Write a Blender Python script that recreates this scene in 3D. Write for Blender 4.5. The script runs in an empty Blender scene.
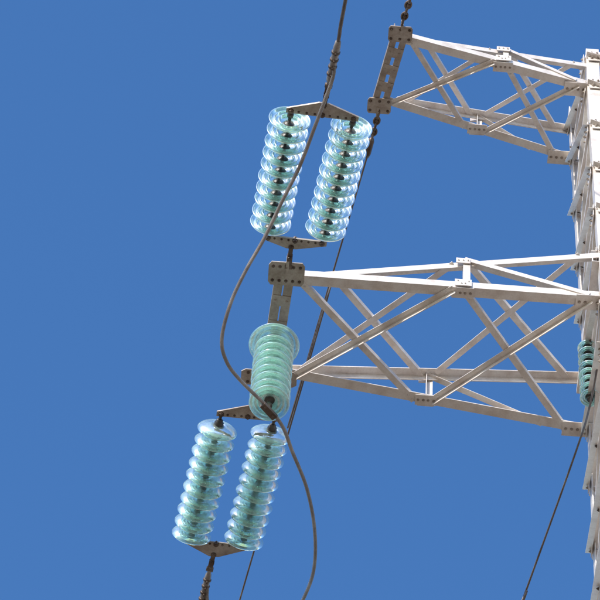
import bpy, math, random
from mathutils import Vector, Matrix
random.seed(4)
V=Vector
sc=bpy.context.scene
# ------------------------------------------------------------ camera
e=math.radians(60); r=math.radians(4.3)
F=V((0,math.cos(e),math.sin(e))); R=V((1,0,0)); U=V((0,-math.sin(e),math.cos(e)))
Rr=R*math.cos(r)+U*math.sin(r); Ur=U*math.cos(r)-R*math.sin(r)
cam=bpy.data.cameras.new("camera"); co=bpy.data.objects.new("camera",cam); bpy.context.collection.objects.link(co)
cam.lens=234; cam.sensor_width=36; cam.clip_end=30000
M=Matrix((Rr,Ur,-F)).transposed().to_4x4(); M.translation=V((0,0,1.6)); co.matrix_world=M
sc.camera=co
sc.view_settings.view_transform='Standard'; sc.view_settings.look='None'; sc.view_settings.exposure=0
# ------------------------------------------------------------ light
S=V((-.42,-.76,.54)).normalized()
w=bpy.data.worlds.new("World"); sc.world=w; w.use_nodes=True
nt=w.node_tree; bg=nt.nodes["Background"]
s=nt.nodes.new("ShaderNodeTexSky"); s.sky_type='NISHITA'; s.sun_disc=False
s.sun_elevation=math.asin(S.z); s.sun_rotation=math.atan2(S.x,S.y)
s.dust_density=.6
hs=nt.nodes.new("ShaderNodeHueSaturation"); hs.inputs['Saturation'].default_value=1.32; hs.inputs['Value'].default_value=1.72; hs.inputs['Hue'].default_value=.506
nt.links.new(s.outputs[0],hs.inputs['Color']); nt.links.new(hs.outputs[0],bg.inputs[0]); bg.inputs[1].default_value=.15
sl=bpy.data.lights.new("sun","SUN"); sl.energy=5; sl.angle=math.radians(.5); sl.color=(1,.95,.88)
so=bpy.data.objects.new("sun",sl); bpy.context.collection.objects.link(so)
so.rotation_euler=S.to_track_quat('Z','Y').to_euler(); so.location=(0,0,60)
# ------------------------------------------------------------ materials
def mat(name):
    m=bpy.data.materials.new(name); m.use_nodes=True
    return m,m.node_tree,m.node_tree.nodes["Principled BSDF"]
def noise_ramp(n,scale,stops,detail=6,vec=None,rough=.6):
    tc=n.nodes.new("ShaderNodeTexCoord"); no=n.nodes.new("ShaderNodeTexNoise"); no.inputs['Scale'].default_value=scale
    no.inputs['Detail'].default_value=detail; no.inputs['Roughness'].default_value=rough
    n.links.new(tc.outputs['Object'],no.inputs['Vector'])
    cr=n.nodes.new("ShaderNodeValToRGB"); n.links.new(no.outputs['Fac'],cr.inputs[0])
    while len(cr.color_ramp.elements)<len(stops): cr.color_ramp.elements.new(.5)
    for el,(p,c) in zip(cr.color_ramp.elements,stops): el.position=p; el.color=(*c,1)
    return cr,no
def steel(name,a,b,c,rough=.45,metal=.35,grime=.45):
    m,n,p=mat(name)
    cr,no=noise_ramp(n,7,[(.3,a),(.52,b),(.72,c)])
    cr2,_=noise_ramp(n,60,[(.35,(.72,.69,.66)),(.6,(1,1,1))],3)
    mx=n.nodes.new("ShaderNodeMixRGB"); mx.blend_type='MULTIPLY'; mx.inputs[0].default_value=grime
    n.links.new(cr.outputs[0],mx.inputs[1]); n.links.new(cr2.outputs[0],mx.inputs[2]); n.links.new(mx.outputs[0],p.inputs['Base Color'])
    p.inputs['Metallic'].default_value=metal
    mr=n.nodes.new("ShaderNodeMapRange"); mr.inputs[3].default_value=rough-.1; mr.inputs[4].default_value=rough+.15
    n.links.new(no.outputs['Fac'],mr.inputs[0]); n.links.new(mr.outputs[0],p.inputs['Roughness'])
    bp=n.nodes.new("ShaderNodeBump"); bp.inputs['Strength'].default_value=.15; bp.inputs['Distance'].default_value=.004
    n.links.new(no.outputs['Fac'],bp.inputs['Height']); n.links.new(bp.outputs[0],p.inputs['Normal'])
    return m
m_steel=steel("galvanised_steel",(.62,.54,.48),(.76,.70,.65),(.82,.79,.75),.36,.15,.25)
m_beam=steel("weathered_steel",(.28,.22,.18),(.42,.36,.31),(.54,.49,.44),.45)
m_dark=steel("forged_fittings",(.07,.045,.035),(.14,.10,.08),(.25,.2,.17),.5,.4)
m_cap=steel("insulator_cap",(.04,.04,.038),(.09,.085,.08),(.17,.16,.15),.4,.5)
m_alu=steel("aluminium_conductor",(.20,.17,.16),(.29,.26,.25),(.42,.39,.37),.38,.3)
m_wire=steel("weathered_conductor",(.12,.095,.09),(.18,.15,.14),(.28,.25,.23),.5,.4)
def glass():
    m,n,p=mat("toughened_glass"); out=n.nodes["Material Output"]
    p.inputs['Base Color'].default_value=(.66,.95,.865,1); p.inputs['Transmission Weight'].default_value=1
    p.inputs['Roughness'].default_value=.05; p.inputs['IOR'].default_value=1.5
    p2=n.nodes.new("ShaderNodeBsdfTranslucent"); p2.inputs[0].default_value=(.56,.88,.78,1)
    d2=n.nodes.new("ShaderNodeBsdfDiffuse"); d2.inputs[0].default_value=(.68,.87,.80,1)
    m1=n.nodes.new("ShaderNodeMixShader"); m1.inputs[0].default_value=.6
    n.links.new(p2.outputs[0],m1.inputs[1]); n.links.new(d2.outputs[0],m1.inputs[2])
    # dust film: uneven frosting of the glass
    cr,no=noise_ramp(n,14,[(.35,(.16,.16,.16)),(.7,(.44,.44,.44))],4)
    m2=n.nodes.new("ShaderNodeMixShader"); n.links.new(cr.outputs[0],m2.inputs[0])
    n.links.new(p.outputs[0],m2.inputs[1]); n.links.new(m1.outputs[0],m2.inputs[2]); n.links.new(m2.outputs[0],out.inputs[0])
    return m
m_glass=glass()
# ------------------------------------------------------------ mesh builder
class MB:
    def __init__(s): s.v=[];s.f=[];s.m=[];s.sm=[]
    def add(s,vs,fs,mi=0,sm=False):
        o=len(s.v); s.v+=[tuple(x) for x in vs]
        for f in fs: s.f.append([o+i for i in f]); s.m.append(mi); s.sm.append(sm)
    def prism(s,p1,p2,poly,u,v,mi=0):
        n=len(poly); vs=[p1+u*a+v*b for a,b in poly]+[p2+u*a+v*b for a,b in poly]
        fs=[(i,(i+1)%n,n+(i+1)%n,n+i) for i in range(n)]+[tuple(range(n))[::-1],tuple(range(n,2*n))]
        if (p2-p1).dot(u.cross(v))<0: fs=[f[::-1] for f in fs]
        s.add(vs,fs,mi)
    def angle(s,p1,p2,wd,u,v,t=.009,mi=0,off=0.):
        p1=V(p1);p2=V(p2);d=(p2-p1).normalized();u=V(u);v=V(v)
        u=(u-d*u.dot(d)).normalized(); v=(v-d*v.dot(d)); v=(v-u*v.dot(u)).normalized()
        o=-v*off
        s.prism(p1+o,p2+o,[(0,0),(wd,0),(wd,t),(t,t),(t,wd),(0,wd)],u,v,mi)
    def box(s,c,X,Y,Z,mi=0):
        c=V(c);X=V(X);Y=V(Y);Z=V(Z)
        s.prism(c-Z,c+Z,[(-1,-1),(1,-1),(1,1),(-1,1)],X,Y,mi)
    def bar(s,p1,p2,a,b,up=(0,0,1),mi=0):
        p1=V(p1);p2=V(p2);d=(p2-p1).normalized();v=V(up);v=(v-d*v.dot(d)).normalized();u=d.cross(v)
        s.prism(p1,p2,[(-a/2,-b/2),(a/2,-b/2),(a/2,b/2),(-a/2,b/2)],u,v,mi)
    def rev(s,o,ax,prof,n=32,mi=0,sm=True,closed=False):
        ax=V(ax).normalized(); t=V((0,0,1)) if abs(ax.z)<.8 else V((1,0,0))
        u=ax.cross(t).normalized(); v=ax.cross(u)
        vs=[];k=len(prof)
        for rr,a in prof:
            for i in range(n):
                th=2*math.pi*i/n; vs.append(V(o)+ax*a+(u*math.cos(th)+v*math.sin(th))*max(rr,.0005))
        fs=[]
        for j in range(k if closed else k-1):
            j2=(j+1)%k
            for i in range(n): fs.append((j*n+i,j2*n+i,j2*n+(i+1)%n,j*n+(i+1)%n))
        s.add(vs,fs,mi,sm)
    def rod(s,p1,p2,rad,mi=0,n=12,sm=True):
        p1=V(p1);p2=V(p2);L=(p2-p1).length
        s.rev(p1,p2-p1,[(0,0),(rad,0),(rad,L),(0,L)],n,mi,sm)
    def bolt(s,p,nrm,rad=.015,h=.014,mi=0):
        p=V(p);nrm=V(nrm).normalized()
        s.rev(p-nrm*.002,nrm,[(0,0),(rad*1.3,0),(rad*1.3,.003),(rad,.003),(rad,h),(rad*.5,h),(rad*.5,h+.008),(0,h+.008)],6,mi,False)
    def tube(s,pts,rad,n=12,mi=0,strands=0,pitch=.3):
        rings=[];arc=0.
        for i,p in enumerate(pts):
            d=(pts[min(i+1,len(pts)-1)]-pts[max(i-1,0)]).normalized()
            if i==0: u=d.cross(V((.3,.1,1))).normalized()
            else:
                u=(u-d*u.dot(d)).normalized(); arc+=(p-pts[i-1]).length
            v=d.cross(u); tw=2*math.pi*arc/pitch if strands else 0
            rg=[]
            for k in range(n):
                th=2*math.pi*k/n
                rr=rad*(1-.13*(1-abs(math.cos(strands*.5*(th))))) if strands else rad
                rg.append(p+(u*math.cos(th+tw)+v*math.sin(th+tw))*rr)
            rings.append(rg)
        vs=[q for rg in rings for q in rg]
        fs=[(j*n+k,j*n+(k+1)%n,(j+1)*n+(k+1)%n,(j+1)*n+k) for j in range(len(pts)-1) for k in range(n)]
        fs+=[tuple(range(n))[::-1],tuple(range((len(pts)-1)*n,len(pts)*n))]
        s.add(vs,fs,mi,True)
    def obj(s,name,mats,parent=None):
        me=bpy.data.meshes.new(name); me.from_pydata(s.v,[],s.f)
        for m in mats: me.materials.append(m)
        me.polygons.foreach_set('material_index',s.m); me.polygons.foreach_set('use_smooth',s.sm)
        me.update()
        o=bpy.data.objects.new(name,me); bpy.context.collection.objects.link(o)
        if parent: o.parent=parent
        return o
def crom(P,k=14):
    P=[V(p) for p in P]; P=[P[0]*2-P[1]]+P+[P[-1]*2-P[-2]]; out=[]
    for i in range(1,len(P)-2):
        a,b,c,d=P[i-1:i+3]
        for j in range(k):
            t=j/k; out.append(.5*((2*b)+(c-a)*t+(2*a-5*b+4*c-d)*t*t+(3*b-a-3*c+d)*t**3))
    out.append(P[-2]); return out
X=V((1,0,0));Y=V((0,1,0));Z=V((0,0,1))
cnt=[0]
def jit():
    cnt[0]+=1; return .003+.0011*(cnt[0]%7)
# ------------------------------------------------------------ tower
tower=bpy.data.objects.new("transmission_tower",None); bpy.context.collection.objects.link(tower)
CX=3.2
def build_arm(mb,nl,nu,fl,fu,n0,f0,mid_n,mid_f,cw,bw,bot,top,mir):
    m=lambda p: V((2*CX-p[0],p[1],p[2])) if mir else V(p)
    def on(a,b,x):
        a=V(a);b=V(b); t=(x-a.x)/(b.x-a.x); return a+(b-a)*t
    sx=-1 if mir else 1
    n0u=V(n0)+Z*.03; f0u=V(f0)+Z*.03
    mb.angle(m(n0),m(nl),cw,Z,Y); mb.angle(m(f0),m(fl),cw,Z,-Y)
    n0c=on(n0u,nu,n0[0]+.12); f0c=on(f0u,fu,f0[0]+.12)
    mb.angle(m(n0c),m(nu),cw*.85,-Z,Y,off=-.012); mb.angle(m(f0c),m(fu),cw*.85,-Z,-Y,off=-.012)
    for xn,xf in bot:
        a=on(n0,nl,xn)+Y*.03; b=on(f0,fl,xf)-Y*.03; d=b-a; side=Z.cross(d).normalized()
        j=jit(); mb.angle(m(a-Z*j),m(b-Z*j),bw,V((side.x*sx,side.y,0)),Z if cnt[0]%2 else -Z,t=.006)
        for q,ss in((a,1),(b,-1)):
            for kk in(0.02,.075):
                mb.bolt(m(q+d.normalized()*kk*ss+side*bw*.5-Z*(j+.001)),-Z,.010,.009)
    for xn,xf in top:
        a=on(n0u,nu,xn)+Y*.03; b=on(f0u,fu,xf)-Y*.03; d=b-a; side=Z.cross(d).normalized()
        j=jit(); mb.angle(m(a-Z*(.02+j)),m(b-Z*(.02+j)),bw,V((side.x*sx,side.y,0)),Z,t=.006)
    for (lo,up,lor,upr,xm,yy) in((n0,n0u,nl,nu,mid_n,1),(f0,f0u,fl,fu,mid_f,-1)):
        a=on(lo,lor,xm); b=on(up,upr,xm); out=-Y*yy
        mb.angle(m(a+out*.007),m(b+out*.007),bw*1.1,X*sx,-out,t=.006)
        c=on(lo,lor,lor[0]-.12 if yy==1 else lor[0]-.4)
        mb.angle(m(b+out*.010),m(c+out*.010),bw,Z,-out,t=.006)
        g=a+out*.018+Z*.045; mb.box(m(g),X*.07,out*.004,Z*.05)
        for ddx in(-.045,-.015,.015,.045): mb.bolt(m(g+X*ddx+out*.003+Z*.02*(1 if ddx*ddx>.001 else -1)),out,.009,.008)
        g=b+out*.018-Z*.03; mb.box(m(g),X*.06,out*.004,Z*.04)
        for ddx in(-.04,0,.04): mb.bolt(m(g+X*ddx+out*.003),out,.009,.008)
        hz=a-Z*.016; mb.box(m(hz+Y*.045*yy),X*.09,Y*.05,Z*.003)
        for ddx in(-.065,-.02,.02,.065): mb.bolt(m(hz+X*ddx+Y*.045*yy-Z*.003),-Z,.010,.009,1)
        g=V(lor)-X*.09-Z*.016+Y*yy*.05; mb.box(m(g),X*.13,Y*.07,Z*.003)
        for ddx in(-.1,-.05,0,.05): mb.bolt(m(g+X*ddx-Z*.003),-Z,.012,.010,1)
def end_beam(mb,n0,f0,wid,hgt,mir,pn,pf):
    m=lambda p: V((2*CX-p[0],p[1],p[2])) if mir else V(p)
    n0=V(n0);f0=V(f0); d=(f0-n0).normalized(); side=d.cross(Z).normalized()
    a=n0-d*.08; b=f0+d*.08
    for sg in(-1,1):
        p=side*sg*wid*.5
        mb.angle(m(a+p-Z*.013),m(b+p-Z*.013),hgt,V((-(side.x)*sg*(-1 if mir else 1),-side.y*sg,0)) ,Z,t=.009,mi=1)
    L=(f0-n0).length
    for t in(.25,.5,.75):
        c=n0+d*L*t-Z*.018; mb.box(m(c),side*wid*.5,d*.05,Z*.003,mi=1)
        for q in(-.3,.3): mb.bolt(m(c+side*wid*q-Z*.003),-Z,.012,.010,1)
    for c,s2,(px,py,sh) in((n0,-1,pn),(f0,1,pf)):
        c=c+X*sh+d*s2*.02-Z*.022
        ch=.3
        poly=[(-px,-py*(1-ch)),(-px*(1-ch*.5),-py),(px*(1-ch*.5),-py),(px,-py*(1-ch)),(px,py*(1-ch)),(px*(1-ch*.5),py),(-px*(1-ch*.5),py),(-px,py*(1-ch))]
        mb.prism(m(c)-Z*.006,m(c)+Z*.006,poly,X,Y,1)
        nb=5 if px>.12 else 3
        for k in range(nb):
            dx=px*.75*(2*k/(nb-1)-1)
            for dy in(-py*.6,py*.6): mb.bolt(m(c+X*dx+Y*dy-Z*.006),-Z,.012,.012,2)
        mb.box(m(c+d*s2*.06+Z*.03),X*.012,Y*py*.6,Z*.05,mi=1)
arms_l=dict(n0=(-.10,15.99,29.7),nl=(2.50,15.98,29.7),nu=(2.50,15.98,30.48),f0=(-.18,16.97,29.7),fl=(2.51,17.32,29.7),fu=(2.51,17.32,30.58))
arms_u=dict(n0=(.76,15.72,33.81),nl=(2.50,16.08,33.81),nu=(2.50,16.08,34.27),f0=(.62,16.43,33.81),fl=(2.42,16.9,33.81),fu=(2.42,16.9,34.42))
for mir in(False,True):
    mb=MB()
    build_arm(mb,mid_n=1.34,mid_f=1.12,cw=.09,bw=.054,
        bot=[(0.0,1.04),(1.28,.02),(1.38,2.33),(2.42,1.18)],top=[(.28,1.10),(1.28,.06),(1.42,2.38),(2.35,1.22)],mir=mir,**arms_l)
    end_beam(mb,(-.14,15.99,29.7),(-.21,16.97,29.7),.16,.075,mir,(.15,.11,.01),(.235,.075,0))
    mb.obj("lower_crossarm",[m_steel,m_beam,m_dark],tower)
    mb=MB()
    build_arm(mb,mid_n=1.70,mid_f=1.52,cw=.08,bw=.045,
        bot=[(.86,1.42),(1.62,.72),(1.76,2.28),(2.42,1.6)],top=[(1.0,1.48),(1.6,.85),(1.8,2.3),(2.4,1.6)],mir=mir,**arms_u)
    end_beam(mb,(.73,15.72,33.81),(.60,16.43,33.81),.15,.06,mir,(.11,.08,.0),(.11,.08,0))
    mb.obj("upper_crossarm",[m_steel,m_beam,m_dark],tower)
nearL=[V((2.50,16.10,34.6)),V((2.49,16.08,33.8)),V((2.49,15.98,30.1)),V((2.48,15.90,27.4)),V((1.3,14.6,0))]
farL=[V((2.41,16.89,34.7)),V((2.42,16.91,33.8)),V((2.51,17.33,29.9)),V((2.52,17.42,27.4)),V((1.3,18.8,0))]
mb=MB()
def mx(p): return V((2*CX-p.x,p.y,p.z))
for k in range(4):
    for P,v in((nearL,Y),(farL,-Y)):
        mb.angle(P[k],P[k+1],.12,X,v,t=.012); mb.angle(mx(P[k]),mx(P[k+1]),.12,-X,v,t=.012)
def at(P,z):
    for a,b in zip(P,P[1:]):
        if b.z<=z<=a.z: return a+(b-a)*((a.z-z)/(a.z-b.z))
    return P[0]
lv=[34.4,33.8,32.95,32.1,31.3,30.5,29.7,28.9,28.0,27.0,25.8,24.4,22.8,21,19,16.8,14.4,11.8,9,6,3,.4]
for i,(a,b) in enumerate(zip(lv,lv[1:])):
    c=[at(nearL,a),at(farL,a),mx(at(farL,a)),mx(at(nearL,a))]; d=[at(nearL,b),at(farL,b),mx(at(farL,b)),mx(at(nearL,b))]
    nr=[-X,Y,X,-Y]
    for k in range(4):
        k2=(k+1)%4; n=nr[k]
        for (p,q,o) in((c[k],d[k2],.004),(c[k2],d[k],.012)):
            mb.angle(p+n*o,q+n*o,.05,Z,-n if o<.01 else n,t=.006)
        mid=(c[k]+d[k2]+c[k2]+d[k])/4+n*.014; mb.bolt(mid,n,.013,.012,2)
        if i%2==0 or a>29: mb.angle(c[k]+n*.008,c[k2]+n*.008,.055,Z,-n,t=.006)
        tdir=(c[k2]-c[k]).normalized()
        for g in(c[k]+tdir*.10+n*.018,c[k2]-tdir*.10+n*.018):
            mb.box(g,tdir*.085,n*.003,Z*.09)
            for aa in(-.05,0,.05):
                for bb in(-.05,.05): mb.bolt(g+tdir*aa+Z*bb+n*.003,n,.012,.012,1)
    if a>24: mb.angle(c[0]-Z*.02,c[2]-Z*.02,.045,X,Z,t=.006)
z=3
while z<34.3:
    p=mx(at(farL,z)); mb.rod(p+V((-.02,-.03,0)),p+V((.14,-.03,0)),.009); mb.bolt(p+V((.13,-.03,0)),X,.014,.012)
    z+=.4
mb.obj("tower_body",[m_steel,m_beam,m_dark],tower)
mb=MB()
for p in(nearL[-1],farL[-1],mx(nearL[-1]),mx(farL[-1])):
    mb.prism(V((p.x,p.y,-.5)),V((p.x,p.y,.35)),[(-.4,-.4),(.4,-.4),(.4,.4),(-.4,.4)],X,Y)
m_con,n,p=mat("concrete"); cr,_=noise_ramp(n,6,[(.3,(.28,.27,.25)),(.7,(.4,.39,.36))]); n.links.new(cr.outputs[0],p.inputs['Base Color']); p.inputs['Roughness'].default_value=.9
mb.obj("footings",[m_con],tower)
# ------------------------------------------------------------ insulators
SH=[(.040,-.004),(.075,.000),(.115,.010),(.145,.022),(.162,.036),(.172,.050),(.171,.057),(.164,.057),(.156,.045),(.146,.034),(.130,.028),(.128,.048),(.124,.052),(.119,.048),(.115,.024),(.095,.019),(.092,.044),(.088,.047),(.083,.044),(.080,.015),(.060,.012),(.040,.010)]
CAP=[(0,-.059),(.020,-.059),(.028,-.052),(.030,-.036),(.040,-.027),(.0415,.004),(.041,.012),(.030,.016),(.012,.018),(.010,.058),(0,.058)]
def string(name,p1,p2,n,scale=1.,big=None,lead=.05,pit=.115):
    p1=V(p1);p2=V(p2);d=(p2-p1).normalized()
    mb=MB()
    s0=p1+d*lead; 
    mb.rod(p1,s0+d*.02,.014,1)
    for i in range(n):
        dd=(d+V((random.uniform(-.03,.03),random.uniform(-.03,.03),random.uniform(-.03,.03)))).normalized()
        o=s0+d*(pit*i+.060); k=scale*(big if (big and i==0) else 1)
        mb.rev(o,dd,[(a if a<.05 else a*k,b) for a,b in SH],56,0,True,True)
        mb.rev(o,dd,CAP,16,1,True)
    mb.rod(s0+d*pit*n-d*.01,p2,.014,1)
    mb.rod(p2-d*.05,p2-d*.02,.026,1)
    return mb.obj(name,[m_glass,m_cap])
def cable(name,P,rad,m,k=14,n=12,strands=0):
    mb=MB(); mb.tube(crom(P,k),rad,n,0,strands); return mb.obj(name,[m])
def phase(off):
    o=V((off,0,0)); q=lambda x,y,z: V((x,y,z))+o
    string("glass_insulator_string",q(-.30,15.63,29.645),q(-.185,14.37,29.5),10)
    string("glass_insulator_string",q(.145,15.65,29.645),q(.32,14.40,29.5),10)
    def yoke(a,b,apex,end):
        mb=MB(); a=V(a);b=V(b);apex=V(apex);end=V(end)
        dr=(b-a).normalized(); fw=(apex-(a+b)/2); fw=(fw-dr*fw.dot(dr)).normalized(); nn=dr.cross(fw)
        if nn.z<0: nn=-nn
        A=a-dr*.04;B=b+dr*.04
        poly=[A-fw*.02,B-fw*.02,B+fw*.022,apex+dr*.04+fw*.016,apex-dr*.04+fw*.016,A+fw*.022]
        vs=[p-nn*.009 for p in poly]+[p+nn*.009 for p in poly]
        k=6; mb.add(vs,[tuple(range(k)),tuple(range(k,2*k))[::-1]]+[(i,k+i,k+(i+1)%k,(i+1)%k) for i in range(k)])
        for p in(a,b,apex,(a+b)/2): mb.bolt(p-nn*.009,-nn,.02,.02,1); mb.bolt(p+nn*.009,nn,.02,.02,1)
        for t in(.12,.25,.38,.62,.75,.88): mb.bolt(a.lerp(b,t)-nn*.009,-nn,.009,.006,1)
        L=(end-apex).length; dd=(end-apex).normalized(); ss=dd.cross(nn)
        for sg in(-1,1): mb.bar(apex-dd*.02+nn*sg*.02,apex+dd*L*.55+nn*sg*.02,.035,.008,nn,1)
        mb.bolt(apex+dd*L*.5-nn*.02,-nn,.02,.02,1); mb.bolt(apex+dd*L*.5+nn*.02,nn,.02,.02,1)
        mb.bar(apex+dd*L*.42,end+dd*.02,.045,.022,nn,1)
        mb.rev(end-ss*.03,ss,[(0,0),(.022,0),(.022,.06),(0,.06)],10,1)
        mb.obj("yoke_plate",[m_beam,m_dark])
    yoke(q(-.30,15.62,29.65),q(.145,15.64,29.65),q(-.105,15.70,29.66),q(-.115,15.90,29.68))
    yoke(q(-.185,14.36,29.5),q(.32,14.39,29.5),q(.075,14.28,29.49),q(.10,14.10,29.475))
    yoke(q(-.59,17.33,29.6),q(-.14,17.34,29.6),q(-.33,17.25,29.61),q(-.29,17.10,29.66))
    yoke(q(-.785,18.57,29.5),q(-.335,18.59,29.5),q(-.575,18.68,29.485),q(-.60,18.82,29.465))
    string("glass_insulator_string",q(-.59,17.33,29.6),q(-.785,18.56,29.5),10)
    string("glass_insulator_string",q(-.14,17.34,29.6),q(-.335,18.58,29.5),10)
    def clamp(a,b):
        a=V(a);b=V(b);d=(b-a).normalized();mb=MB();L=(b-a).length
        mb.rev(a,d,[(0,0),(.016,0),(.018,.05),(.026,.07),(.029,.10),(.029,L-.06),(.023,L-.01),(.0,L)],16,0)
        for t in(.3,.45,.6,.75):
            c=a.lerp(b,t); mb.rev(c-d*.012,d,[(.026,0),(.036,.004),(.036,.02),(.026,.024)],16,1)
            mb.rod(c+Z*.02,c-Z*.055,.009,1)
        mb.obj("tension_clamp",[m_alu,m_dark])
    clamp(q(.095,14.12,29.478),q(.15,13.66,29.41))
    clamp(q(-.597,18.80,29.467),q(-.66,19.2,29.4))
    cable("power_line",[q(.148,13.68,29.413),q(.20,13.07,29.32),q(.55,9.6,28.85),q(1.6,-1,27.6),q(5.6,-40,24.6),q(13.6,-120,24.5),q(20,-180,29)],.016,m_wire)
    cable("power_line",[q(-.657,19.18,29.402),q(-.74,19.6,29.33),q(-1.6,24,28.7),q(-9,60,25),q(-21,120,22.5),q(-33,180,25)],.016,m_wire)
    cable("jumper_cable",[q(.135,13.9,29.425),q(.12,14.02,29.38),q(.02,14.36,29.29),q(-.08,14.69,29.2),q(-.20,14.95,29.06),q(-.32,15.21,28.9),q(-.45,15.43,28.73),q(-.55,15.65,28.58),q(-.60,15.89,28.42),q(-.55,16.06,28.35),q(-.43,16.22,28.34),q(-.19,16.48,28.37),q(-.06,16.64,28.35),q(.03,16.82,28.28),q(.17,17.15,28.26),q(.26,17.57,28.3),q(.28,18.0,28.36),q(.21,18.41,28.5),q(.08,18.85,28.66),q(-.12,19.2,28.82),q(-.35,19.38,29.0),q(-.52,19.3,29.2),q(-.60,19.1,29.38),q(-.61,18.98,29.42)],.0155,m_alu,16,60,10)
    j=q(-.185,16.50,29.67); Lj=1.26
    string("glass_insulator_string",j,j-Z*Lj,9,.97,1.27,.16)
    mb=MB(); b=j-Z*Lj
    mb.bar(b+Z*.03,b-Z*.05,.045,.02,X,0)
    d=V((.24,.26,0)).normalized()
    mb.prism(b-d*.08-Z*.055,b+d*.08-Z*.055,[(-.026,-.016),(.026,-.016),(.03,.012),(-.03,.012)],d.cross(Z),Z)
    for sg in(-1,1): mb.rod(b+d*sg*.05-Z*.08,b+d*sg*.05-Z*.005,.009)
    mb.obj("suspension_clamp",[m_dark])
    mb=MB(); mb.bar(j+Z*.03,j-Z*.15,.05,.016,X,0); mb.rod(j-X*.09,j+X*.09,.014); mb.bolt(j-Z*.05-Y*.01,-Y,.015); mb.obj("hanger_bracket",[m_dark])
phase(0); phase(6.76)
j=V((2.46,16.72,30.30)); string("glass_insulator_string",j,j-Z*1.05,8,.5,None,.08)
mb=MB(); mb.angle((2.43,15.99,30.32),(2.43,17.3,30.32),.06,X,Z); mb.obj("hanger_bracket",[m_steel])
cable("jumper_cable",[(2.50,15.4,29.1),(2.48,16.1,29.12),(2.46,16.7,29.2),(2.42,17.45,29.6),(2.10,18.75,29.3)],.009,m_wire)
cable("power_line",[(2.10,18.75,29.3),(1.1,22.6,28.6),(-8,60,25),(-20,120,22.5),(-32,180,25)],.010,m_wire)
# ------------------------------------------------------------ ground wire and chains
def chain(name,a,b,n):
    a=V(a);b=V(b);mb=MB();d=(b-a).normalized();L=(b-a).length/n; s1=d.cross(Z).normalized(); s2=d.cross(s1)
    for i in range(n):
        c=a+d*L*(i+.5); sd=s1 if i%2 else s2
        pts=[c+d*(L*.62*math.cos(t))+sd*(.026*math.sin(t)) for t in[2*math.pi*k/14 for k in range(15)]]
        mb.tube(pts,.011,8)
        if i%2: mb.bolt(c,s2,.017,.02)
    mb.rev(b-d*.02,d,[(0,0),(.02,0),(.03,.03),(.03,.16),(.018,.2),(0,.2)],12,0)
    return mb.obj(name,[m_dark])
for off in(0,6.4-2*.67):
    o=V((off,0,0))
    chain("wire_shackle_chain",V((.74,15.60,33.79))+o,V((.80,15.30,33.76))+o,5)
    chain("wire_shackle_chain",V((.60,16.52,33.79))+o,V((.55,16.80,33.76))+o,5)
    cable("ground_wire",[p+o for p in(V((.80,15.25,33.755)),V((.98,13.5,33.55)),V((1.8,5,32.6)),V((6,-40,29.5)),V((13,-120,29)),V((19,-180,34)))],.010,m_wire,n=8)
    cable("ground_wire",[p+o for p in(V((.555,16.8,33.76)),V((-.01,19.70,33.41)),V((-.37,21.69,33.2)),V((-8,62,30)),V((-19,120,27.5)),V((-31,180,30)))],.009,m_wire,n=8)
# ------------------------------------------------------------ ground
mb=MB(); N=64; vs=[V((0,0,0))]
rads=[20,60,200,800,3000,12000]
for rr in rads:
    for i in range(N): vs.append(V((rr*math.cos(2*math.pi*i/N),rr*math.sin(2*math.pi*i/N),0)))
fs=[(0,1+i,1+(i+1)%N) for i in range(N)]
for j in range(len(rads)-1):
    for i in range(N): fs.append((1+j*N+i,1+(j+1)*N+i,1+(j+1)*N+(i+1)%N,1+j*N+(i+1)%N))
mb.add(vs,fs)
m_g,n,p=mat("dry_ground"); cr,no=noise_ramp(n,.35,[(.3,(.11,.08,.05)),(.5,(.19,.14,.09)),(.7,(.27,.21,.14))],10)
n.links.new(cr.outputs[0],p.inputs['Base Color']); p.inputs['Roughness'].default_value=.95
mb.obj("ground",[m_g])
